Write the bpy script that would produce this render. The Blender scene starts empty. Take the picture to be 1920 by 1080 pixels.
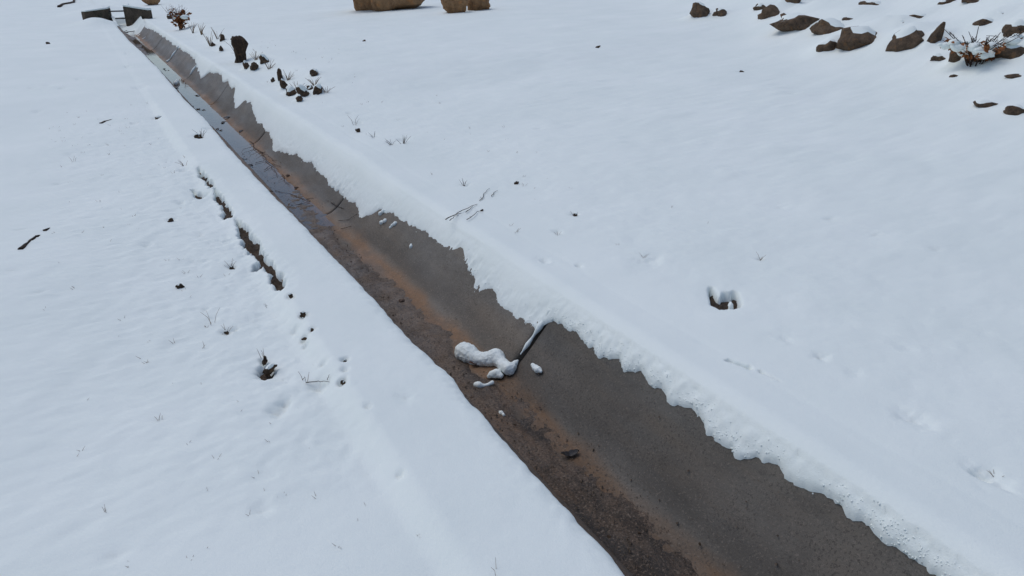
import bpy, bmesh, math, random
import numpy as np
from mathutils import Vector, Matrix

# ------------------------------------------------------------------ scene, camera, light
scene = bpy.context.scene
C = scene.collection
CAM = np.array([-1.05, 0.0, 1.60])
PITCH, YAW, FPX = math.radians(23.57), math.radians(29.2), 1380.0
cam_data = bpy.data.cameras.new('camera')
cam_data.sensor_width = 36.0
cam_data.lens = 36.0 * FPX / 1920.0
cam_data.clip_start, cam_data.clip_end = 0.05, 600.0
cam = bpy.data.objects.new('camera', cam_data)
cam.location = CAM
cam.rotation_euler = (math.pi / 2 - PITCH, 0, -YAW)
C.objects.link(cam)
scene.camera = cam

SUN_ELEV, SUN_AZ = math.radians(62), math.radians(-35)      # azimuth clockwise from +Y
world = bpy.data.worlds.new('World')
scene.world = world
world.use_nodes = True
wn = world.node_tree
wn.nodes.clear()
sky = wn.nodes.new('ShaderNodeTexSky')
sky.sky_type = 'NISHITA'
sky.sun_disc = False
sky.sun_elevation = SUN_ELEV
sky.sun_rotation = SUN_AZ
sky.air_density, sky.dust_density, sky.ozone_density = 1.0, 1.5, 1.5
bg = wn.nodes.new('ShaderNodeBackground')
bg.inputs['Strength'].default_value = 0.10
wo = wn.nodes.new('ShaderNodeOutputWorld')
wn.links.new(sky.outputs[0], bg.inputs[0])
wn.links.new(bg.outputs[0], wo.inputs[0])

sun_d = bpy.data.lights.new('sun', 'SUN')
sun_d.energy = 0.7
sun_d.angle = math.radians(45)
sun_d.color = (1.0, 0.985, 0.93)
sun = bpy.data.objects.new('sun', sun_d)
sdir = Vector((math.sin(SUN_AZ) * math.cos(SUN_ELEV), math.cos(SUN_AZ) * math.cos(SUN_ELEV), math.sin(SUN_ELEV)))
sun.rotation_euler = sdir.to_track_quat('Z', 'Y').to_euler()
sun.location = (0, 0, 20)
C.objects.link(sun)

scene.view_settings.view_transform = 'Standard'
scene.view_settings.look = 'None'
scene.view_settings.gamma = 1.0
scene.view_settings.exposure = 0.30
scene.view_settings.use_curve_mapping = False

# ------------------------------------------------------------------ noise
def _hash(ix, iy, seed):
    h = (ix.astype(np.int64) * 374761393 + iy.astype(np.int64) * 668265263 + seed * 974634541) & 0xFFFFFFFF
    h = ((h ^ (h >> 13)) * 1274126177) & 0xFFFFFFFF
    h = (h ^ (h >> 16)) & 0xFFFF
    return h.astype(np.float64) / 65535.0

def vnoise(x, y, seed=0):
    ix, iy = np.floor(x), np.floor(y)
    fx, fy = x - ix, y - iy
    fx = fx * fx * fx * (fx * (fx * 6 - 15) + 10)
    fy = fy * fy * fy * (fy * (fy * 6 - 15) + 10)
    ix, iy = ix.astype(np.int64), iy.astype(np.int64)
    a, b = _hash(ix, iy, seed), _hash(ix + 1, iy, seed)
    c, d = _hash(ix, iy + 1, seed), _hash(ix + 1, iy + 1, seed)
    return ((a * (1 - fx) + b * fx) * (1 - fy) + (c * (1 - fx) + d * fx) * fy) * 2 - 1

def fbm(x, y, scale, octaves=3, seed=0, gain=0.5):
    x = np.asarray(x, float); y = np.asarray(y, float)
    r = np.zeros(np.broadcast(x, y).shape); amp = 1.0; f = 1.0 / scale; c, s = 0.8, 0.6
    for o in range(octaves):
        r = r + amp * vnoise((c * x - s * y) * f + 17.3 * o, (s * x + c * y) * f - 9.1 * o, seed + o * 7)
        amp *= gain; f *= 2.03
    return r

def sstep(a, b, v):
    t = np.clip((v - a) / (b - a), 0, 1)
    return t * t * (3 - 2 * t)

# ------------------------------------------------------------------ pixel of the photograph -> point of the place
def ray(px, py):
    r, u = px - 960.0, 540.0 - py
    cp, sp, cy, sy = math.cos(PITCH), math.sin(PITCH), math.cos(YAW), math.sin(YAW)
    f = FPX * cp + u * sp
    z = -FPX * sp + u * cp
    return np.array([r * cy + f * sy, -r * sy + f * cy, z])

def on_plane_z(px, py, z):
    d = ray(px, py)
    return CAM + d * ((z - CAM[2]) / d[2])

def on_surface(px, py, fn):
    d = ray(px, py)
    k = (fn(CAM[0], 3.0) - CAM[2]) / min(d[2], -20)
    lo, hi = 0.0, None
    kk = 0.0005
    while kk < 0.2:
        p = CAM + d * kk
        if p[2] < fn(p[0], p[1]):
            hi = kk
            break
        lo = kk; kk *= 1.02
    if hi is None:
        hi = kk
    for _ in range(24):
        m = (lo + hi) / 2
        p = CAM + d * m
        if p[2] < fn(p[0], p[1]): hi = m
        else: lo = m
    return CAM + d * hi, hi          # hi = metres per pixel there

# ------------------------------------------------------------------ channel cross-section
LIP_Z = -0.045
PROFILE = [(-0.30, LIP_Z - 0.008), (0.048, LIP_Z), (0.064, LIP_Z - 0.004), (0.074, LIP_Z - 0.016), (0.125, -0.300), (0.142, -0.318),
           (0.20, -0.324), (0.30, -0.323), (0.39, -0.318), (0.455, -0.308), (0.51, -0.290), (0.555, -0.262),
           (0.595, -0.226), (0.65, -0.165), (0.72, -0.083), (0.79, -0.001), (0.832, 0.040), (0.855, 0.052), (0.885, 0.056), (1.01, 0.058)]
PX = np.array([p[0] for p in PROFILE]); PZ = np.array([p[1] for p in PROFILE])
def wall_z(x):
    return np.where(x < 0.83, -0.226 + (x - 0.595) * 1.172, 0.05)

def bank_line(x, y):
    # signed distance beyond the line where the rock bank on the right begins
    ax, ay, bx, by = 5.6, 3.2, 11.3, 14.0
    nx, ny = (by - ay), -(bx - ax)
    l = math.hypot(nx, ny)
    return ((x - ax) * nx + (y - ay) * ny) / l

def base_right(x, y):
    x = np.asarray(x, float); y = np.asarray(y, float)
    z = 0.098 + 0.055 * np.minimum(np.maximum(x - 1.0, 0), 40)
    b = bank_line(x, y)
    z = z + 0.42 * np.log1p(np.exp(np.clip(b / 0.5, -30, 30))) * 0.5 * np.clip(1 - b / 60.0, 0.2, 1)
    # shoulder beside the far half of the channel, where clods and stones stick out
    sh = sstep(8.5, 10.5, y) * (1 - sstep(21, 26, y))
    z = z + sh * 0.12 * sstep(1.15, 1.75, x)
    z = z + 0.025 * fbm(x, y, 2.7, 2, 5) * sstep(1.2, 3.0, x)
    return z

def base_left(x, y):
    x = np.asarray(x, float); y = np.asarray(y, float)
    z = -0.065 * sstep(-0.33, -0.46, x) * (0.75 + 0.25 * vnoise(y * 0.8, y * 0, 3)) * (1 - 0.8 * sstep(8, 14, y))
    z = z + 0.030 * fbm(x, y, 2.4, 2, 11) * sstep(-0.5, -1.5, x)
    z = z + 0.30 * np.exp(-((x + 0.1) / 0.9) ** 2 - ((y - 33) / 1.3) ** 2)
    z = z + 0.22 * np.exp(-((x + 0.55) / 0.5) ** 2 - ((y - 26.6) / 0.9) ** 2)
    return z

def g_right(x, y): return float(base_right(x, y))
def g_left(x, y): return float(base_left(x, y))
def g_any(x, y): return g_right(x, y) if x > 0.5 else g_left(x, y)

# ------------------------------------------------------------------ snow edges (traced, then laid on the concrete)
EDGE_R = [(1990, 1270), (1900, 1190), (1820, 1120), (1765, 1073), (1737, 1048), (1709, 1034), (1681, 1010), (1646, 992), (1618, 974), (1590, 953), (1561, 939), (1533, 918), (1505, 909),
  (1488, 898), (1466, 879), (1445, 862), (1417, 851), (1400, 858), (1375, 848), (1350, 830), (1336, 806), (1326, 776), (1301, 760), (1276, 744), (1264, 750),
  (1257, 733), (1248, 718), (1231, 728), (1215, 724), (1203, 697), (1187, 690), (1165, 691), (1173, 672), (1150, 667), (1123, 653), (1103, 640), (1090, 622), (1063, 613), (1043, 600),
  (1023, 602), (1007, 620), (993, 613), (977, 608), (960, 590), (930, 570), (923, 550), (913, 543), (890, 540), (893, 523), (870, 497), (853, 473), (865, 460),
  (833, 470), (820, 458), (800, 437), (777, 431), (760, 420), (742, 412), (727, 400), (717, 390), (700, 402), (675, 410), (672, 390), (667, 382), (652, 376),
  (640, 365), (620, 345), (610, 327), (590, 315), (580, 301), (565, 300), (555, 289), (525, 282), (512, 291), (510, 268), (505, 252), (492, 237), (482, 232),
  (475, 210), (470, 192), (455, 192), (442, 207), (440, 190), (440, 170), (430, 157), (412, 141), (395, 135), (377, 147), (372, 132), (365, 110), (357, 101),
  (340, 93), (317, 76), (287, 57), (270, 50)]
EDGE_L = [(1290, 1235), (1220, 1150), (1164, 1080), (1150, 1056), (1122, 1027), (1093, 999), (1069, 971), (1037, 939), (1009, 904), (981, 876), (956, 844), (942, 830), (907, 781),
  (879, 753), (866, 735), (857, 718), (840, 703), (820, 690), (803, 670), (773, 647), (740, 610), (707, 570), (673, 533), (640, 503), (575, 432), (512, 370),
  (480, 337), (443, 297), (383, 223), (347, 190), (300, 133), (267, 100), (240, 78)]
def on_wall(px, py):
    # wall plane z = a + b x
    a, b = -0.226 - 0.595 * 1.172, 1.172
    d = ray(px, py)
    k = (a + b * CAM[0] - CAM[2]) / (d[2] - b * d[0])
    return CAM + d * k
er = np.array([on_wall(*p)[:2] for p in EDGE_R])
er = er[np.argsort(er[:, 1])]
el = np.array([on_plane_z(p[0], p[1], LIP_Z)[:2] for p in EDGE_L])
el = el[np.argsort(el[:, 1])]

_dy = np.linspace(-6, 30, 7200)
_de = np.interp(_dy, er[:, 1], er[:, 0], left=0.77, right=0.80)
_k = np.exp(-(np.arange(-16, 17) / 4.5) ** 2); _k /= _k.sum()
_k2 = np.exp(-(np.arange(-24, 25) / 9.0) ** 2); _k2 /= _k2.sum()
_a = np.convolve(np.pad(_de, 16, 'edge'), _k, 'valid'); _b = np.convolve(np.pad(_de, 24, 'edge'), _k2, 'valid')
_w = sstep(5, 9, _dy)
_de = _a * (1 - _w) + _b * _w
def edge_right(s):
    e = np.interp(s, _dy, _de)
    e = np.where(s > 26.5, 0.80, e)
    z0 = np.zeros_like(s)
    e = e + 0.007 * vnoise(s / 0.055, z0, 21) + 0.004 * vnoise(s / 0.025, z0, 22) + 0.012 * vnoise(s / 0.16, z0, 23)
    far = sstep(6, 12, s)
    e = e + far * 0.018 * vnoise(s / 0.16, z0, 24)
    return np.clip(e, 0.50, 0.868)

_sm_y = np.linspace(-6, 80, 4300)
_sm_e = np.convolve(np.pad(edge_right(_sm_y), 8, 'edge'), np.ones(17) / 17, 'valid')
def edge_smooth(y): return np.interp(y, _sm_y, _sm_e)

def edge_left(s):
    e = np.interp(s, el[:, 1], el[:, 0], left=-0.03, right=-0.02)
    e = np.clip(e, -0.06, 0.085); e = 0.046 + (e - 0.046) * 0.75
    z0 = np.zeros_like(s)
    return e + 0.0035 * vnoise(s / 0.16, z0, 31) + 0.003 * vnoise(s / 0.05, z0, 32)

# ------------------------------------------------------------------ openings and dents of the snow
def z7(pts): return [(x / 3.0, y / 3.0 + 300) for x, y in pts]
def z1(pts): return [(x / 3.0, y / 3.0) for x, y in pts]
def z4(pts): return [(x * 0.2604 + 360, y * 0.2604 + 500) for x, y in pts]
def z6(pts): return [(x / 3.0 + 1280, y / 3.0 + 360) for x, y in pts]
HOLES_L = [
  z7([(1115, 38), (1150, 70), (1188, 108), (1200, 142), (1180, 150), (1145, 105), (1120, 80)]),
  z7([(1203, 148), (1242, 196), (1278, 246), (1310, 278), (1305, 312), (1265, 322), (1228, 300), (1262, 288), (1255, 258), (1210, 206)]),
  z7([(1323, 312), (1352, 340), (1394, 372), (1405, 408), (1450, 446), (1466, 498), (1506, 548), (1550, 598), (1600, 668), (1595, 702), (1575, 724),
      (1548, 692), (1520, 660), (1524, 622), (1480, 580), (1468, 608), (1432, 608), (1438, 578), (1462, 566), (1446, 530), (1418, 518), (1388, 482), (1358, 462),
      (1366, 432), (1332, 412), (1346, 390), (1326, 342)]),
  z7([(1082, 163), (1130, 186), (1142, 206), (1120, 214), (1092, 186)]),
  z4([(505, 660), (535, 700), (565, 735), (578, 762), (520, 782), (482, 770), (508, 735)]),
]
HOLES_R = [
  z6([(160, 530), (180, 562), (200, 586), (222, 588), (242, 560), (274, 566), (262, 592), (244, 622), (238, 645), (212, 650), (176, 630), (160, 590)]),
  z6([(288, 555), (304, 562), (320, 600), (314, 640), (284, 645), (298, 612), (284, 582)]),
]
def proj_poly(pts, fn):
    return np.array([on_surface(px, py, fn)[0][:2] for px, py in pts])
HOLES_L = [proj_poly(p, g_left) for p in HOLES_L]
HOLES_R = [proj_poly(p, g_right) for p in HOLES_R]

def sd_poly(x, y, P):
    d = np.full(x.shape, 1e9); inside = np.zeros(x.shape, bool)
    n = len(P)
    for i in range(n):
        ax, ay = P[i]; bx, by = P[(i + 1) % n]
        ex, ey = bx - ax, by - ay
        wx, wy = x - ax, y - ay
        t = np.clip((wx * ex + wy * ey) / (ex * ex + ey * ey + 1e-12), 0, 1)
        d = np.minimum(d, np.hypot(wx - ex * t, wy - ey * t))
        c = ((ay > y) != (by > y)) & (x < (bx - ax) * (y - ay) / (by - ay + 1e-12) + ax)
        inside ^= c
    return np.where(inside, -d, d)

def hole_field(x, y, holes):
    D = np.full(x.shape, 9.0)
    for P in holes:
        m = (x > P[:, 0].min() - 0.3) & (x < P[:, 0].max() + 0.3) & (y > P[:, 1].min() - 0.3) & (y < P[:, 1].max() + 0.3)
        if m.any():
            D[m] = np.minimum(D[m], sd_poly(x[m], y[m], P))
    return D

SNOW_T = 0.06
# dents: (px, py, radius in px across, depth m)
DENTS = [(1715, 785, 40, .012), (1850, 893, 34, .014), (1215, 487, 38, .010), (1830, 890, 20, .008), (872, 345, 14, .012), (1078, 402, 10, .014), (1045, 435, 10, .012),
  (1020, 487, 16, .010), (1085, 497, 8, .010), (1425, 485, 8, .012), (1752, 468, 12, .010), (1538, 670, 18, .010), (1470, 635, 20, .006), (735, 268, 14, .02), (755, 262, 12, .02),
  (700, 255, 8, .02), (672, 230, 8, .025), (655, 212, 8, .02), (486, 955, 26, .008), (215, 1038, 26, .008), (297, 788, 12, .008), (110, 345, 12, .01), (275, 458, 12, .012),
  (435, 500, 9, .02), (322, 412, 9, .015), (378, 365, 14, .02), (338, 380, 12, .014), (375, 440, 12, .012), (345, 320, 12, .014), (250, 232, 10, .015), (295, 220, 12, .02),
  (375, 255, 18, .02), (390, 240, 12, .02), (545, 555, 10, .02), (568, 590, 10, .03), (552, 620, 12, .015), (585, 618, 8, .015), (570, 636, 9, .02), (573, 650, 6, .02),
  (647, 676, 8, .025), (607, 682, 8, .015), (647, 694, 9, .015), (643, 716, 10, .03), (497, 697, 20, .02), (400, 598, 14, .006), (425, 622, 12, .015), (440, 616, 10, .015),
  (385, 580, 8, .01), (600, 725, 22, .014), (520, 770, 22, .015), (535, 755, 16, .015), (690, 762, 10, .012), (760, 745, 26, .006), (750, 888, 10, .012), (530, 710, 30, .010),
  (70, 210, 10, .015), (90, 160, 12, .015), (60, 165, 10, .015), (120, 165, 12, .015), (150, 148, 10, .015), (40, 430, 6, .01), (70, 550, 10, .008), (25, 508, 8, .008),
  (240, 100, 12, .02), (240, 125, 12, .02), (262, 165, 16, .02), (5, 240, 8, .015), (90, 82, 6, .015), (130, 290, 10, .01), (177, 250, 8, .01), (1010, 240, 12, .008), (1388, 134, 8, .015),
  (1120, 88, 10, .015), (683, 75, 8, .02), (1485, 175, 12, .01), (1550, 190, 12, .01), (1640, 440, 14, .008), (1556, 410, 14, .008), (1460, 385, 14, .008), (1700, 655, 20, .004),
  (1600, 700, 26, .004), (330, 640, 40, .006), (480, 600, 40, .008), (420, 450, 30, .010), (370, 490, 30, .008), (460, 470, 14, .012)]
DENT_W = []
for px, py, r, dep in DENTS:
    fn = g_any
    p, k = on_surface(px, py, fn)
    # foreshortened: long axis away from the viewer follows the px radius only partly
    DENT_W.append((p[0], p[1], r * k * 0.75, dep))

def dents(x, y):
    z = np.zeros(x.shape)
    for cx, cy, r, dep in DENT_W:
        m = (np.abs(x - cx) < 3 * r) & (np.abs(y - cy) < 4 * r)
        if m.any():
            xx, yy = x[m] - cx, y[m] - cy
            dd = np.hypot(xx, yy * 0.7) / r
            dd = dd * (1 + 0.35 * vnoise(xx / r * 1.3 + cx * 7, yy / r * 1.3 + cy * 5, 41))
            z[m] -= 1.6 * dep * np.exp(-dd ** 2 * 1.6) * (1 + 0.35 * vnoise(xx / r * 3.1, yy / r * 3.1, 42))
    return z

# mounds of snow over buried stones: filled in by the builders below (x, y, rx, height)
MOUNDS = []
def mounds(x, y):
    z = np.zeros(x.shape)
    for cx, cy, r, h in MOUNDS:
        m = (np.abs(x - cx) < 3 * r) & (np.abs(y - cy) < 3 * r)
        if m.any():
            dd = np.hypot(x[m] - cx, y[m] - cy) / r
            z[m] += h * np.exp(-dd ** 2 * 1.5)
    return z

GROOVES = [((1365, 676), (1405, 690)), ((1427, 699), (1462, 716))]
GW = [(on_surface(*a, g_right)[0], on_surface(*b, g_right)[0]) for a, b in GROOVES]

def snow_right(x, y, u):
    """top of the snow right of the channel; u = distance from the snow's ragged edge"""
    t = base_right(x, y)
    up = np.maximum(u, 0)
    us = np.maximum(x - edge_smooth(y), 0)
    clump = fbm(x, y, 0.045, 3, 51, 0.85)
    w = wall_z(x) + 0.004 + 0.009 * (1 - np.exp(-up / 0.012)) + 0.020 * (1 - np.exp(-us / 0.10)) + clump * 0.0062 * np.exp(-np.maximum(us - 0.03, 0) / 0.06) * (0.45 + 0.75 * sstep(-.3, .5, vnoise(y / 0.33, y * 0, 55))) * (0.35 + 0.65 * sstep(0, 0.02, up))
    w = np.where(x >= 0.83, 0.05 + (x - 0.83) * 1.172 + 0.033, w)
    k = 0.085
    h = np.clip(0.5 + 0.5 * (t - w) / k, 0, 1)
    z = t * (1 - h) + w * h - k * h * (1 - h)
    z = z + 0.009 * fbm(x, y, 0.7, 3, 61) + 0.0030 * fbm(x, y, 0.11, 3, 62) * sstep(1.0, 1.6, x)
    z = z + 0.0060 * fbm(x * 0.7, y, 0.20, 3, 63, .6) * sstep(1.8, 4.0, x)
    z = z - 0.002 * np.exp(-((x - 1.06 - 0.008 * vnoise(y / 0.4, y * 0, 64)) / 0.022) ** 2)
    for a, b in GW:
        m = (np.abs(x - a[0]) < 0.4) & (y > min(a[1], b[1]) - .1) & (y < max(a[1], b[1]) + .1)
        if m.any():
            ex, ey = b[0] - a[0], b[1] - a[1]
            tt = np.clip(((x[m] - a[0]) * ex + (y[m] - a[1]) * ey) / (ex * ex + ey * ey), 0, 1)
            dd = np.hypot(x[m] - a[0] - ex * tt, y[m] - a[1] - ey * tt)
            dd = np.abs(dd + 0.006 * vnoise(y[m] / .05, y[m] * 0, 67) + 0.003 * vnoise(y[m] / .018, y[m] * 0, 68))
            z[m] -= 0.034 * np.exp(-(dd / 0.0065) ** 2) * sstep(-.7, .1, vnoise(y[m] / .03, y[m] * 0, 66))
    z = z + dents(x, y) + mounds(x, y)
    D = hole_field(x, y, HOLES_R) - 0.002 + 0.006 * fbm(x, y, 0.03, 2, 71)
    z = z - np.where(D < 0.12, (SNOW_T + 0.07) * (1 - sstep(-0.010, 0.012, D)) + 0.004 * (1 - sstep(0.0, 0.08, D)), 0)
    return z

def snow_left(x, y, u):
    z = base_left(x, y)
    uu = np.clip(u, 0, 10)
    roll = np.sqrt(np.clip(1 - (np.clip(0.085 - uu, 0, 0.085) / 0.085) ** 2.2, 0, 1))
    z = z + 0.004 - 0.046 * (1 - roll)
    z = z + 0.0045 * fbm(x, y, 0.7, 2, 81) + 0.0012 * fbm(x, y, 0.09, 2, 82)
    lump = sstep(-0.25, -0.5, x) * (1 - sstep(-1.2, -2.2, x)) * sstep(1.8, 2.4, y) * (1 - sstep(8, 14, y))
    z = z + lump * 0.0045 * fbm(x, y, 0.08, 3, 83, 0.6)
    z = z + 0.007 * fbm(x, y, 0.035, 2, 84, .7) * np.exp(-uu / 0.04) * sstep(0, .02, uu)
    z = z + dents(x, y) + mounds(x, y)
    D = hole_field(x, y, HOLES_L) + 0.006 + 0.012 * fbm(x, y, 0.035, 2, 85)
    z = z - np.where(D < 0.12, (SNOW_T + 0.05) * (1 - sstep(-0.014, 0.020, D)) + 0.012 * (1 - sstep(0.0, 0.10, D)), 0)
    return z

def soil_z(x, y, right):
    b = base_right(x, y) if right else base_left(x, y)
    z = b - SNOW_T + 0.020 * fbm(x, y, 0.07, 3, 91, 0.7)
    D = hole_field(x, y, HOLES_R if right else HOLES_L)
    return z + (0.020 if right else 0.012) * (1 - sstep(-0.03, 0.03, D))

# ------------------------------------------------------------------ mesh helpers
def link(o, parent=None):
    C.objects.link(o)
    if parent is not None: o.parent = parent
    return o

def mesh_obj(name, verts, faces, mat, parent=None, smooth=True):
    me = bpy.data.meshes.new(name)
    me.from_pydata([tuple(v) for v in verts], [], [tuple(f) for f in faces])
    if smooth: me.polygons.foreach_set('use_smooth', [True] * len(me.polygons))
    me.materials.append(mat); me.update()
    return link(bpy.data.objects.new(name, me), parent)

def bm_obj(name, bm, mat, parent=None, smooth=True):
    me = bpy.data.meshes.new(name)
    bm.normal_update(); bm.to_mesh(me); bm.free()
    if smooth: me.polygons.foreach_set('use_smooth', [True] * len(me.polygons))
    for m in (mat if isinstance(mat, (list, tuple)) else [mat]): me.materials.append(m)
    return link(bpy.data.objects.new(name, me), parent)

def grids_obj(name, grids, mat):
    """several (rows, cols, 3) vertex arrays into one smooth mesh"""
    V, F, off = [], [], 0
    for g in grids:
        r, c, _ = g.shape
        V.append(g.reshape(-1, 3))
        i = np.arange(r * c).reshape(r, c) + off
        F.append(np.stack([i[:-1, :-1], i[:-1, 1:], i[1:, 1:], i[1:, :-1]], -1).reshape(-1, 4))
        off += r * c
    V = np.concatenate(V); F = np.concatenate(F)
    me = bpy.data.meshes.new(name)
    me.vertices.add(len(V)); me.vertices.foreach_set('co', V.astype(np.float32).ravel())
    me.loops.add(F.size); me.loops.foreach_set('vertex_index', F.astype(np.int32).ravel())
    me.polygons.add(len(F))
    me.polygons.foreach_set('loop_start', np.arange(0, F.size, 4, dtype=np.int32))
    me.polygons.foreach_set('use_smooth', np.ones(len(F), bool))
    me.update(calc_edges=True)
    me.materials.append(mat)
    return link(bpy.data.objects.new(name, me))

def tag(o, label=None, cat=None, group=None, kind=None):
    if label: o['label'] = label
    if cat: o['category'] = cat
    if group: o['group'] = group
    if kind: o['kind'] = kind
    return o

def empty(name, loc, label, cat, group=None, rz=0):
    o = bpy.data.objects.new(name, None)
    o.empty_display_size = 0.1
    o.location = loc; o.rotation_euler = (0, 0, rz)
    link(o)
    return tag(o, label, cat, group)

# ------------------------------------------------------------------ materials
class Nodes:
    def __init__(self, name):
        self.m = bpy.data.materials.new(name); self.m.use_nodes = True
        self.t = self.m.node_tree; self.b = self.t.nodes['Principled BSDF']
        self.co = self.t.nodes.new('ShaderNodeTexCoord').outputs['Object']
    def n(self, typ, **kw):
        o = self.t.nodes.new(typ)
        for k, v in kw.items():
            if k.startswith('i_'):
                key = k[2:].replace('_', ' ')
                o.inputs[key].default_value = v
            else: setattr(o, k, v)
        return o
    def l(self, a, b): self.t.links.new(a, b)
    def noise(self, scale, detail=4, rough=0.55, vec=None, stretch=None, dist=0.0):
        n = self.n('ShaderNodeTexNoise', i_Scale=scale, i_Detail=detail, i_Roughness=rough, i_Distortion=dist)
        v = vec or self.co
        if stretch:
            mp = self.n('ShaderNodeMapping'); mp.inputs['Scale'].default_value = stretch
            self.l(v, mp.inputs[0]); v = mp.outputs[0]
        self.l(v, n.inputs['Vector'])
        return n.outputs['Fac']
    def ramp(self, fac, stops):
        r = self.n('ShaderNodeValToRGB')
        e = r.color_ramp.elements
        while len(e) < len(stops): e.new(0.5)
        for el_, (p, c) in zip(e, stops):
            el_.position = p; el_.color = (c, c, c, 1) if isinstance(c, (int, float)) else (*c, 1)
        self.l(fac, r.inputs[0])
        return r.outputs[0]
    def mix(self, fac, a, b):
        m = self.n('ShaderNodeMix', data_type='RGBA')
        for sock, v in ((m.inputs['Factor'], fac), (m.inputs['A'], a), (m.inputs['B'], b)):
            pass
        ins = [i for i in m.inputs if i.enabled]
        for sock, v in zip(ins, (fac, a, b)):
            if hasattr(v, 'is_linked') or hasattr(v, 'links'): self.l(v, sock)
            elif isinstance(v, (int, float)): sock.default_value = v
            else: sock.default_value = (*v, 1)
        return [o for o in m.outputs if o.enabled][0]
    def math(self, op, a, b=0.0, clamp=False):
        m = self.n('ShaderNodeMath', operation=op, use_clamp=clamp)
        for sock, v in zip(m.inputs, (a, b)):
            if hasattr(v, 'links'): self.l(v, sock)
            else: sock.default_value = v
        return m.outputs[0]
    def bump(self, h, strength, dist, prev=None):
        b = self.n('ShaderNodeBump', i_Strength=strength, i_Distance=dist)
        self.l(h, b.inputs['Height'])
        if prev: self.l(prev, b.inputs['Normal'])
        return b.outputs[0]
    def done(self, color=None, rough=None, normal=None, spec=None):
        for key, v in (('Base Color', color), ('Roughness', rough), ('Normal', normal), ('Specular IOR Level', spec)):
            if v is None: continue
            if hasattr(v, 'links'): self.l(v, self.b.inputs[key])
            else: self.b.inputs[key].default_value = (*v, 1) if isinstance(v, tuple) else v
        return self.m

def mat_snow(name='snow'):
    N = Nodes(name)
    col = N.mix(N.ramp(N.noise(1.3, 4), [(0.3, 0.0), (0.7, 1.0)]), (0.780, 0.825, 0.785), (0.830, 0.865, 0.825))
    b = N.bump(N.noise(160, 4, 0.7), 0.35, 0.004)
    b = N.bump(N.noise(28, 4, 0.6), 0.22, 0.008, b)
    m = N.done(col, 0.75, b, 0.25)
    return m

def mat_concrete():
    N = Nodes('weathered_wet_concrete')
    sep = N.n('ShaderNodeSeparateXYZ'); N.l(N.co, sep.inputs[0])
    grey = N.mix(N.ramp(N.noise(2.2, 6, 0.65), [(0.3, 0.0), (0.7, 1.0)]), (0.090, 0.085, 0.078), (0.140, 0.132, 0.121))
    tan = N.mix(N.noise(5, 5), (0.115, 0.094, 0.074), (0.190, 0.157, 0.124))
    # tan silt stains in long streaks down the flow
    st = N.noise(3.0, 6, 0.6, stretch=(2.6, 0.28, 1))
    c = N.mix(N.ramp(st, [(0.46, 0.0), (0.66, 0.6)]), grey, tan)
    # rust band low on the wall
    wob = N.math('ADD', sep.outputs['X'], N.math('MULTIPLY', N.math('SUBTRACT', N.noise(2.3, 5, 0.6, stretch=(1, 0.6, 1)), 0.5), 0.30))
    band = N.ramp(wob, [(0.37, 0.0), (0.435, 1.0), (0.50, 0.85), (0.565, 0.0)])
    patch = N.ramp(N.noise(1.7, 5, 0.6, stretch=(2.0, 0.5, 1)), [(0.32, 0.15), (0.52, 0.80)])
    rust = N.mix(N.noise(22, 5, 0.7), (0.12, 0.066, 0.031), (0.27, 0.142, 0.062))
    c = N.mix(N.math('MULTIPLY', band, patch), c, rust)
    dirt = N.mix(N.ramp(N.noise(5, 6, 0.65, stretch=(1.6, 0.6, 1)), [(0.33, 0.0), (0.66, 1.0)]), (0.050, 0.034, 0.023), (0.125, 0.083, 0.054))
    low = N.ramp(N.math('ADD', sep.outputs['X'], N.math('MULTIPLY', N.math('SUBTRACT', N.noise(9, 6, 0.7), 0.5), 0.22)), [(0.34, 0.9), (0.47, 0.0)])
    c = N.mix(low, c, dirt)
    wet = N.ramp(N.math('ADD', sep.outputs['X'], N.math('MULTIPLY', N.math('SUBTRACT', N.noise(2.0, 4, 0.6, stretch=(1, 0.5, 1)), 0.5), 0.12)), [(0.51, 0.0), (0.555, 0.6), (0.60, 0.45), (0.65, 0.0)])
    c = N.mix(wet, c, (0.062, 0.055, 0.048))
    blot = N.ramp(N.noise(7, 6, 0.7, stretch=(1.6, .8, 1)), [(0.36, 0.35), (0.52, 0.0)])
    c = N.mix(blot, c, (0.062, 0.057, 0.051))
    # fine dark pits and pale grains
    pit = N.math('MULTIPLY', N.ramp(N.noise(95, 5, 0.8), [(0.40, 1.0), (0.48, 0.0)]), N.ramp(N.noise(4.5, 4, .6), [(0.36, 0.30), (0.58, 1.0)]))
    c = N.mix(N.math('MULTIPLY', pit, 0.75), c, (0.045, 0.038, 0.032))
    pale = N.ramp(N.noise(110, 3, 0.6), [(0.58, 0.0), (0.66, 1.0)])
    c = N.mix(N.math('MULTIPLY', pale, 0.40), c, (0.23, 0.20, 0.175))
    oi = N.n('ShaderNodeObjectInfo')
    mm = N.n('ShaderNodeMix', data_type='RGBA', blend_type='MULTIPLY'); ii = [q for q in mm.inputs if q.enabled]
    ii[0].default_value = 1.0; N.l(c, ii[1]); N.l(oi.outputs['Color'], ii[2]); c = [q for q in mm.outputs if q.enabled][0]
    b = N.bump(N.noise(120, 5, 0.7), 0.5, 0.004)
    b = N.bump(N.noise(14, 4), 0.25, 0.01, b)
    rough = N.ramp(N.noise(3.2, 4, stretch=(2, 0.5, 1)), [(0.35, 0.55), (0.65, 0.8)])
    return N.done(c, rough, b, 0.4)

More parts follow.
